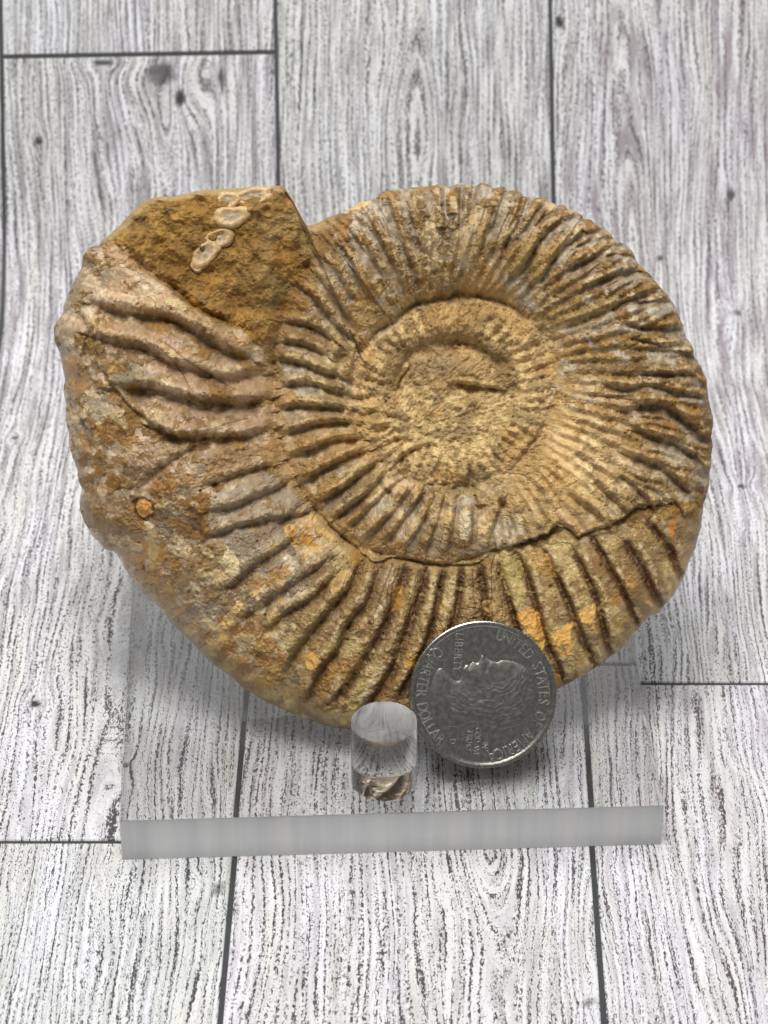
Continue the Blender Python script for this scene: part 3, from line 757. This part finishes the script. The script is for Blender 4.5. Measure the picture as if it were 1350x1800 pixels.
patch([(115,640),(150,640),(160,690),(125,690)], (170,124,52), 6, .7, .8)
patch([(140,770),(170,790),(165,830),(145,830)], (150,112,54), 6, .7, .8)
# cream, white and yellow details
patch([(505,935),(530,912),(552,905),(566,930),(585,948),(565,975),(540,984),(522,965)], (214,180,112), 7, .95, .6, .15, .4)
patch([(512,938),(545,915),(560,935),(572,950),(545,960),(520,955)], (176,126,46), 7, .95, .7)
patch([(386,962),(402,955),(425,985),(425,1005),(405,1008),(392,990)], (222,206,170), 5, .9, .5, .1)
patch([(398,1100),(402,1080),(430,1050),(470,1020),(474,1028),(435,1062),(412,1092)], (220, 192, 132), 4, .95, .5, .12)
patch([(540,1150),(555,1148),(560,1165),(545,1172)], (222, 176, 98), 3, .95, .4)
patch([(455,1130),(490,1085),(500,1090),(475,1130),(460,1150)], (180,150,92), 6, .7, .7)
patch([(905,1078),(930,1068),(945,1082),(952,1110),(953,1140),(935,1120),(915,1100)], (228, 178, 96), 3, .97, .6, .05)
patch([(970,1112),(1003,1092),(1000,1118),(1002,1148),(985,1152),(968,1135)], (228, 182, 100), 3, .97, .5, .05)
patch([(1012,1078),(1042,1062),(1040,1090),(1048,1118),(1030,1112)], (224, 184, 110), 3, .97, .5, .05)
patch([(712,1152),(735,1150),(735,1170),(710,1172)], (222, 178, 98), 3, .9, .5)
patch([(880,985),(905,975),(915,1000),(915,1070),(898,1060),(885,1020)], (184,168,110), 4, .9, .7)
patch([(955,975),(1000,980),(1010,1010),(975,1010)], (176,160,110), 6, .7, .7)
patch([(806,905),(822,900),(828,935),(815,950),(808,930)], (222,210,184), 4, .9, .4, .15)
patch([(775,905),(792,900),(794,915),(782,925)], (214,188,132), 4, .9, .4, .12)
patch([(838,915),(862,912),(862,945),(845,950)], (216,192,142), 5, .85, .4, .1)
patch([(750,395),(768,390),(772,430),(765,480),(752,470),(748,430)], (196,178,142), 5, .8, .4, .12)
patch([(792,435),(815,400),(850,370),(852,400),(838,430),(820,470),(790,470)], (186,164,122), 8, .75, .2, .1)
patch([(905,440),(932,420),(930,450),(905,490),(880,490),(885,465)], (170,148,100), 5, .8, .2, .25)
patch([(945,445),(978,425),(975,450),(945,495),(925,498),(935,470)], (178,152,98), 5, .8, .2, .25)
patch([(1020,545),(1065,525),(1075,540),(1045,565),(1000,580),(995,570)], (168,150,104), 5, .85, .2, .25)
patch([(600,372),(640,352),(652,358),(645,366),(610,378)], (222,190,130), 4, .95, .7, .2)
patch([(1075,480),(1110,478),(1120,500),(1090,512)], (160,152,138), 4, .8, .6, .05)
patch([(955,360),(968,358),(972,372),(960,376)], (214,196,156), 4, .8, .5)
patch([(505,352),(520,362),(518,372),(508,368)], (190,130,70), 3, .9, .5)
patch([(490,328),(505,328),(503,342),(494,338)], (176,112,50), 3, .9, .5)
patch([(1170,915),(1182,920),(1178,945),(1170,940)], (196,130,48), 3, .9, .5)
patch([(562,480),(600,508),(612,522),(590,520),(560,495)], (206,184,148), 5, .6, .4)
patch([(480,570),(510,560),(560,590),(600,615),(560,612),(500,590)], (150,118,84), 6, .6, .5)
patch([(210,365),(272,352),(330,352),(260,385),(222,400)], (166,134,72), 8, .5)
patch([(248,874),(282,880),(284,905),(262,916),(246,902)], (78,48,24), 3, .9, .5)
patch([(254,880),(274,884),(277,900),(262,908),(250,896)], (212,152,76), 3, .97, .5, .5)
_r = np.random.RandomState(11)
for _ in range(46):                                     # random chips and stains over the lower whorl
    cx_, cy_ = _r.uniform(330, 1180), _r.uniform(960, 1250)
    a_ = _r.uniform(5, 16); b_ = a_ * _r.uniform(1.2, 2.6); ro = math.atan2(cy_ - 700, cx_ - 790) + _r.uniform(-.3, .3)
    pp = [(cx_ + b_ * math.cos(t) * math.cos(ro) - a_ * math.sin(t) * math.sin(ro), cy_ + b_ * math.cos(t) * math.sin(ro) + a_ * math.sin(t) * math.cos(ro)) for t in np.linspace(0, 5.4, 7)]
    patch(pp, [(196, 168, 112), (138, 106, 58), (176, 138, 72), (126, 108, 84), (170, 128, 56)][_ % 5], 6, .8, .6, .10 * (_ % 3 - .5), .4)
for _ in range(40):                                     # flakes of matrix and clean shell over the left of the outer whorl and the inner whorl
    cx_, cy_ = _r.uniform(130, 480), _r.uniform(470, 980)
    a_ = _r.uniform(4, 12); b_ = a_ * _r.uniform(1.2, 3)
    pp = [(cx_ + b_ * math.cos(t), cy_ + a_ * math.sin(t) + .3 * b_ * math.cos(t)) for t in np.linspace(0, 5.4, 7)]
    patch(pp, [(142, 108, 50), (206, 188, 152), (126, 100, 62)][_ % 3], 5, .85, .4, .10, .6)
for _ in range(70):                                     # chipped, varnished crust along the left and lower-left flank
    t_ = _r.uniform(0, 1); cx_ = 135 + 330 * t_ ** 1.3 + _r.uniform(0, 110); cy_ = 660 + 560 * t_ + _r.uniform(-60, 10)
    a_ = _r.uniform(4, 13); b_ = a_ * _r.uniform(1.1, 2.8); ro = _r.uniform(-.2, 1.2)
    pp = [(cx_ + b_ * math.cos(t) * math.cos(ro) - a_ * math.sin(t) * math.sin(ro), cy_ + b_ * math.cos(t) * math.sin(ro) + a_ * math.sin(t) * math.cos(ro)) for t in np.linspace(0, 5.4, 7)]
    c_ = [(98, 74, 44), (204, 186, 146), (128, 112, 88), (156, 112, 48), (112, 84, 46)][_ % 5]
    patch(pp, c_, 7, .8, [.3, .8, .9, .9, .2][_ % 5], [-.16, .12, 0, .05, -.10][_ % 5], .5)
for _ in range(90):                                     # small pits all over the crusted parts
    cx_, cy_ = _r.uniform(120, 1230), _r.uniform(340, 1250); rr_ = _r.uniform(1.5, 4)
    q_ = np.nonzero((abs(X - cx_) < 12) & (abs(Y - cy_) < 12))[0]
    k_ = np.exp(-(((X[q_] - cx_) ** 2 + (Y[q_] - cy_) ** 2) / rr_ ** 2) ** 1.4)
    Wf[q_] -= .45 * k_ * E[q_]; col[q_] = mixc(col[q_], lin((78, 56, 32))[None], .6 * k_)
patch([(254,880),(274,884),(277,900),(262,908),(250,896)], (226,168,96), 2, .97, .5)
# hairline scratches in the olive shell
def hair(P, wd=1.0, c=(84, 62, 36), f=.8):
    P = catmull(P, 6)
    m = (X > P[:, 0].min() - 6) & (X < P[:, 0].max() + 6) & (Y > P[:, 1].min() - 6) & (Y < P[:, 1].max() + 6)
    i = np.nonzero(m)[0]; d, _, _ = line_dist(X[i] + wx[i] * .15, Y[i] + wy[i] * .15, P); k = f * np.exp(-(d / wd) ** 2)
    col[i] = mixc(col[i], lin(c)[None], k); Wf[i] -= .12 * k * E[i]
for P in [[(697,998),(683,1030),(680,1060)], [(702,1000),(690,1035),(686,1070)], [(737,1000),(718,1080),(690,1130),(681,1150)], [(760,1100),(735,1150),(728,1180)], [(828,1000),(832,1050),(830,1090)], [(866,998),(878,1040),(882,1095)], [(870,1000),(884,1050),(886,1095)], [(734,1002),(722,1050),(712,1085)],
          [(290,620),(320,650),(345,690)], [(300,610),(350,650),(420,690)], [(380,760),(420,745),(440,738)], [(690,990),(672,1040),(655,1090)]]:
    hair(P, 1.1)
col = col * (.90 + .2 * f_sm[:, None] + .16 * f_med[:, None])
col = np.clip(col * np.array([[1.24, 1.14, .96]]), .01, .9)

# --- assemble vertices: front sheet, then the rounded back
FX = (X - 640) / K; FY = -(Y - 1283) / K
front = np.stack([FX, FY, Wf], -1)
NB = 26
rb = np.linspace(1, 0, NB + 1)[1:]
RB2 = rb[None] * R0[:, None]
XB = (PC[0] + RB2 * np.cos(th)[:, None]).ravel(); YB2 = (PC[1] - RB2 * np.sin(th)[:, None]).ravel()
eb = np.clip((R0[:, None] - RB2).ravel() / 150, 0, 1)
WB = -8.5 * np.sqrt(np.clip(1 - (1 - eb) ** 2.0, 0, 1)) * (.75 + .25 * sst(1283, 1000, YB2)) + (fbm(XB / 40, YB2 / 40, 160, 3) - .5) * 1.2 * eb
back = np.stack([(XB - 640) / K, -(YB2 - 1283) / K, WB], -1)
V = np.vstack([front, back])
nf = len(front)
def ringfaces(a0, na, nb, base_idx):
    i = np.arange(NTH); j = (i + 1) % NTH
    out = []
    return out
I = np.arange(NTH)[:, None]; J = (I + 1) % NTH; Kc = np.arange(NR - 1)[None]
Ff = np.stack([I * NR + Kc, I * NR + Kc + 1, J * NR + Kc + 1, J * NR + Kc], -1).reshape(-1, 4)
Kb = np.arange(NB - 1)[None]
Fb = np.stack([nf + I * NB + Kb, nf + I * NB + Kb + 1, nf + J * NB + Kb + 1, nf + J * NB + Kb], -1).reshape(-1, 4)
I1 = I[:, 0]; J1 = J[:, 0]
Fj = np.stack([I1 * NR + NR - 1, nf + I1 * NB, nf + J1 * NB, J1 * NR + NR - 1], -1)
FA = np.vstack([Ff, Fj, Fb])
# vertex normals of the whole body, so that the parts shade as one surface
fn = np.cross(V[FA[:, 2]] - V[FA[:, 0]], V[FA[:, 3]] - V[FA[:, 1]])
VN = np.zeros_like(V)
for q in range(4):
    for ax in range(3): VN[:, ax] += np.bincount(FA[:, q], fn[:, ax], len(V))
cen = np.zeros(len(V), bool); cen[np.arange(NTH) * NR] = True; cen[nf + np.arange(NTH) * NB + NB - 1] = True
VN[np.arange(NTH) * NR] = VN[np.arange(NTH) * NR].sum(0); VN[nf + np.arange(NTH) * NB + NB - 1] = VN[nf + np.arange(NTH) * NB + NB - 1].sum(0)
VN /= np.linalg.norm(VN, axis=1)[:, None] + 1e-12

colB = mixc(lin((140, 104, 54))[None] * np.ones((len(XB), 1)), lin((150, 132, 96))[None], sst(.4, .6, fbm(XB / 40, YB2 / 40, 170, 4)))
kf = np.minimum(1, (1 - rb) * 12)[None].repeat(NTH, 0).ravel()
rimcol = col.reshape(NTH, NR, 3)[:, -1].repeat(NB, 0)
colB = rimcol * (1 - kf[:, None]) + colB * kf[:, None]
COLR = np.vstack([col, colB]); GLO = np.concatenate([gloss, np.full(len(XB), .35)]); GRI = np.concatenate([grit, np.full(len(XB), .7)])
regF = np.where(matm > .5, 3, np.where(outer, 0, np.where(disc, 2, 1)))
regV = np.concatenate([regF, regF.reshape(NTH, NR)[:, -1].repeat(NB)])
regV[nf:] = np.where(regV[nf:] == 2, 1, regV[nf:])
regP = regV[FA[:, 0]]
FRM = np.stack([XV, UPV, -FWD], 1)
fbase = unproj(640, 1283, D0)
wz = (V @ FRM.T)[:, 2] + fbase[2]
lift = SLAB + 0.02 - wz.min()
fbase = fbase + np.array([0, 0, lift])
_dbg("fossil lowest", wz.min(), "lift", lift)
fossil = tag(empty("ammonite_fossil", fbase, FRM), "large brown ribbed ammonite fossil leaning on the acrylic stand", "fossil")
for k, nm in enumerate(["outer_whorl", "inner_whorl", "umbilicus", "rock_matrix"]):
    f = FA[regP == k]
    used, inv = np.unique(f, return_inverse=True)
    mesh_obj(nm, V[used], inv.reshape(-1, 4), M_FOSSIL, fossil,
             attrs=dict(albedo=COLR[used], gloss=GLO[used], grit=GRI[used]), vnormals=VN[used])

# encrusting ring-shaped shells on the matrix
M_SH = mat_pale("cream_shell_rim", (184, 148, 98), (214, 186, 140), .45)
M_SC = mat_pale("grey_shell_cup", (160, 136, 104), (190, 170, 138), .4)
def height_at(px, py):
    j = np.argmin((X - px) ** 2 + (Y - py) ** 2); return Wf[j]
def ring_shell(px, py, a, b, rot, seed):
    n, prof = 56, [(1.34, -.9), (1.26, -.1), (1.1, .22), (.92, .34), (.78, .28), (.60, .10), (.42, .0), (.2, .03), (0.02, .08)]
    h = height_at(px, py)
    ph = np.linspace(0, 2 * np.pi, n, endpoint=False)
    wob = 1 + .10 * np.sin(2 * ph + seed) + .07 * np.sin(3 * ph + 2.1 * seed) + (vn(ph * 3, ph * 0, seed) - .5) * .12
    Vv = []; cr, sr_ = math.cos(rot), math.sin(rot)
    for (q, z) in prof:
        ex_, ey_ = a * q * wob * np.cos(ph), b * q * wob * np.sin(ph)
        gx = px + ex_ * cr - ey_ * sr_; gy = py + ex_ * sr_ + ey_ * cr
        hh = np.array([height_at(x_, y_) for x_, y_ in zip(gx, gy)]) if q > .9 else h
        zz = (.3 * hh + .7 * h) + .45 + z * (.8 + .5 * vn(ph * 4 + q * 9, ph * 0 + q * 5, seed + 2))
        Vv.append(np.stack([(gx - 640) / K, -(gy - 1283) / K, zz + 0 * ph], -1))
    Vv = np.array(Vv); m = len(prof)
    idx = lambda i, j: i * n + (j % n)
    F1 = [[idx(i, j), idx(i, j + 1), idx(i + 1, j + 1), idx(i + 1, j)] for i in range(5) for j in range(n)]
    F2 = [[idx(i, j), idx(i, j + 1), idx(i + 1, j + 1), idx(i + 1, j)] for i in range(5, m - 1) for j in range(n)]
    o = mesh_obj("encrusting_shell", Vv.reshape(-1, 3), F1 + F2, [M_SH, M_SC], fossil)
    mi = np.array([0] * len(F1) + [1] * len(F2), np.int32); o.data.polygons.foreach_set("material_index", mi)
    return o
ring_shell(412, 391, 24, 16, -.25, 1)
ring_shell(391, 427, 19, 14, -.1, 2)
ring_shell(366, 456, 24, 14, -.65, 3)
ring_shell(406, 361, 18, 12, .1, 4)
ring_shell(447, 354, 32, 12, -.2, 5)
ring_shell(352, 476, 8, 10, .2, 8)

# ---------------------------------------------------------------- the coin
CR, CT = 12.13, 1.75
BETA = math.radians(38.2); CYAW = math.radians(5)
Uc = np.array([0, math.sin(BETA), math.cos(BETA)]); Nc = np.array([0, -math.cos(BETA), math.sin(BETA)])
cyw, syw = math.cos(CYAW), math.sin(CYAW)
Rz = np.array([[cyw, -syw, 0], [syw, cyw, 0], [0, 0, 1]])
Rr = math.radians(-97.5)                       # the coin is turned on its side
bz = onplane(850, 1352, SLAB + CT * math.sin(BETA))
ccen = bz + Uc * CR; ccen[0] = onplane(849, 1352, SLAB)[0]
Xc = Rz @ XV; Ucz = Rz @ Uc; Ncz = Rz @ Nc
Bm = np.stack([Xc, Ucz, Ncz], 1)
RotC = np.array([[math.cos(Rr), -math.sin(Rr), 0], [math.sin(Rr), math.cos(Rr), 0], [0, 0, 1]])
CM = Bm @ RotC
coin = tag(empty("coin", ccen, CM), "silver quarter dollar coin standing on edge against the fossil", "coin")
n = 119 * 6; ph = np.linspace(0, 2 * np.pi, n, endpoint=False)
reed = np.where((np.arange(n) % 6) < 3, 0, -0.13)
prof = [(0.02, 0), (5, 0), (10.9, 0), (11.12, .03), (11.32, .15), (11.5, .19), (11.85, .19), (12.0, .14)]
rings = []
for (q, z) in prof: rings.append(np.stack([q * np.cos(ph), q * np.sin(ph), np.full(n, z)], -1))
for z in (.06, -CT - .06 + .0): 
    q = CR + reed; rings.append(np.stack([q * np.cos(ph), q * np.sin(ph), np.full(n, z)], -1))
for (q, z) in [(12.0, -CT - .14 + .05), (11.85, -CT - .02), (11.3, -CT - .0), (10.9, -CT + .15), (0.02, -CT + .15)]:
    rings.append(np.stack([q * np.cos(ph), q * np.sin(ph), np.full(n, z)], -1))
Vc = np.array(rings).reshape(-1, 3); m = len(rings)
i = np.arange(m - 1)[:, None] * n; j = np.arange(n)[None]; j2 = (j + 1) % n
Fc = np.stack([i + j, i + n + j, i + n + j2, i + j2], -1).reshape(-1, 4)
body = mesh_obj("coin_disc", Vc, Fc, M_COIN, coin, smooth=False)
# portrait relief
HP_ = [(-20,92),(0,94),(20,90),(38,78),(50,60),(56,38),(54,15),(48,0),(50,-20),(58,-38),(60,-55),(50,-68),(38,-72),(28,-84),(5,-91),(-20,-90),(-40,-80),(-34,-66),(-24,-56),(-20,-46),(-28,-40),(-40,-39),(-48,-35),(-50,-31),(-55,-30),(-52,-26),(-56,-22),(-54,-15),(-58,-12),(-68,-8),(-66,-2),(-60,10),(-58,20),(-62,28),(-62,45),(-56,65),(-44,80)]
HPm = catmull(HP_ + [HP_[0]], 4) / 10.6
gx, gy = np.meshgrid(np.arange(-6.8, 6.4, .085), np.arange(-9.2, 9.2, .085), indexing='ij')
sd = poly_sd(gx.ravel(), gy.ravel(), HPm[:-1]).reshape(gx.shape)
hh = .30 * (1 - np.exp(-np.clip(sd, 0, None) / 1.1))
PXu, PYu = gx * 10.6, gy * 10.6
def gs(x0, y0, sx, sy, a=0):
    c, s = math.cos(a), math.sin(a); dx, dy = PXu - x0, PYu - y0
    return np.exp(-((dx * c + dy * s) / sx) ** 2 - ((-dx * s + dy * c) / sy) ** 2)
hh += .10 * gs(-36, -14, 16, 12) + .05 * gs(-56, -8, 8, 5) - .12 * gs(-45, 2, 8, 4) + .08 * gs(-50, 10, 9, 4) - .08 * gs(-50, -28, 8, 2) + .08 * gs(-40, -38, 8, 6)
hair_m = sst(-20, -5, PXu + .25 * PYu + 22 * sst(30, 70, PYu)) * sst(-62, -50, PYu)
strand = np.sin((np.hypot(PXu + 55, PYu - 5) * .42 + 11 * fbm(PXu / 30, PYu / 30, 3, 4) * 1.6) * 1.6)
hh += hair_m * (.022 * strand + .05)
hh += .03 * np.sin((PYu * .4 - PXu * .25) * 1.6 + 6 * fbm(PXu / 15, PYu / 15, 8, 2)) * gs(48, -52, 15, 18)
hh += .07 * gs(0, -5, 5, 8) - .10 * gs(8, -3, 3, 6)
hh = np.where(sd > 0, np.minimum(hh, .6) * .62 * sst(0, .25, sd), -.05)
ok = sd > -.12
Fg = grid_faces(*gx.shape); okf = ok.ravel()[Fg].all(1); Fg = Fg[okf]
used, inv = np.unique(Fg, return_inverse=True)
mesh_obj("portrait_relief", np.stack([gx.ravel(), gy.ravel(), hh.ravel()], -1)[used], inv.reshape(-1, 4), M_COINR, coin)

def glyph(ch, size):
    cu = bpy.data.curves.new("glyph", 'FONT'); cu.body = ch; cu.size = size * MM; cu.extrude = .10 * MM; cu.bevel_depth = .035 * MM
    cu.resolution_u = 3; cu.align_x = 'CENTER'; cu.offset = -.01 * MM
    o = bpy.data.objects.new("glyph", cu); COL.objects.link(o)
    dg = bpy.context.evaluated_depsgraph_get(); dg.update()
    me = bpy.data.meshes.new_from_object(o.evaluated_get(dg))
    v = np.zeros(len(me.vertices) * 3, np.float32); me.vertices.foreach_get("co", v); v = v.reshape(-1, 3) / MM
    f = [list(p.vertices) for p in me.polygons]
    bpy.data.objects.remove(o); bpy.data.curves.remove(cu); bpy.data.meshes.remove(me)
    return v, f
def join_chars(name, items):
    VV, FF, off = [], [], 0
    for v, f, M2, t in items:
        q = v.copy(); q[:, :2] = v[:, :2] @ np.array(M2).T + np.array(t); q[:, 2] += .10
        VV.append(q); FF += [[k + off for k in p] for p in f]; off += len(v)
    return mesh_obj(name, np.vstack(VV), FF, M_COINL, coin, smooth=False)
CW = {'I': .45, 'M': 1.15, 'W': 1.25, ' ': .75, 'O': 1.08, 'Q': 1.08, 'D': 1.02, 'L': .8, 'T': .85, 'E': .85, 'F': .8}
def arc_text(name, s, a0, a1, rad, size, inward=False, squeeze=.82):
    ws = [CW.get(c, .95) for c in s]; tot = sum(ws) - ws[0] / 2 - ws[-1] / 2; acc = 0; items = []
    for i_, c in enumerate(s):
        a = math.radians(a0 + (a1 - a0) * acc / tot)
        if i_ + 1 < len(s): acc += ws[i_] / 2 + ws[i_ + 1] / 2
        if c == ' ': continue
        v, f = glyph(c, size)
        rot = a - math.pi / 2 if not inward else a + math.pi / 2
        M2 = np.array([[math.cos(rot), -math.sin(rot)], [math.sin(rot), math.cos(rot)]]) @ np.diag([squeeze, 1])
        items.append((v, f, M2, (rad * math.cos(a), rad * math.sin(a))))
    join_chars(name, items)
def line_text(name, s, x, y, size, squeeze=.85):
    ws = [CW.get(c, .95) for c in s]; tot = sum(ws); acc = 0; items = []
    for i_, c in enumerate(s):
        cx = (acc + ws[i_] / 2 - tot / 2) * size * .72 * squeeze; acc += ws[i_]
        if c == ' ': continue
        v, f = glyph(c, size); items.append((v, f, np.diag([squeeze, 1]), (x + cx, y)))
    join_chars(name, items)
arc_text("lettering", "UNITED STATES OF AMERICA", 168, 12, 9.15, 2.65, squeeze=.74)
arc_text("lettering", "QUARTER DOLLAR", 232, 320, 11.0, 2.65, inward=True, squeeze=.74)
line_text("lettering", "LIBERTY", -6.55, -5.25, 1.95, .80)
line_text("lettering", "IN", 8.2, .5, 1.3)
line_text("lettering", "GOD WE", 7.8, -.85, 1.3)
line_text("lettering", "TRUST", 7.7, -2.2, 1.3)
line_text("lettering", "D", 8.0, -4.9, 1.4)

# ---- check that the coin's back clears the fossil
pts = np.array([CM @ np.array([q * math.cos(a), q * math.sin(a), -CT]) + ccen for q in (4, 8, 12) for a in np.linspace(0, 6.28, 24)])
loc = (pts - fbase) @ FRM
gap = []
for p in loc:
    px_, py_ = p[0] * K + 640, 1283 - p[1] * K
    if inpoly(np.array([px_]), np.array([py_]), OUT)[0]: gap.append(p[2] - height_at(px_, py_))
_dbg("coin/fossil gap mm: min %.2f" % min(gap))
pc = np.array([PEG + np.array([5.35 * math.cos(a), 5.35 * math.sin(a), h]) for h in (0, 4, 8, 12.2) for a in np.linspace(0, 6.28, 24)])
loc = (pc - fbase) @ FRM; gap = []
for p in loc:
    px_, py_ = p[0] * K + 640, 1283 - p[1] * K
    if inpoly(np.array([px_]), np.array([py_]), OUT)[0]: gap.append(p[2] - height_at(px_, py_))
_dbg("peg/fossil gap", min(gap) if gap else None)
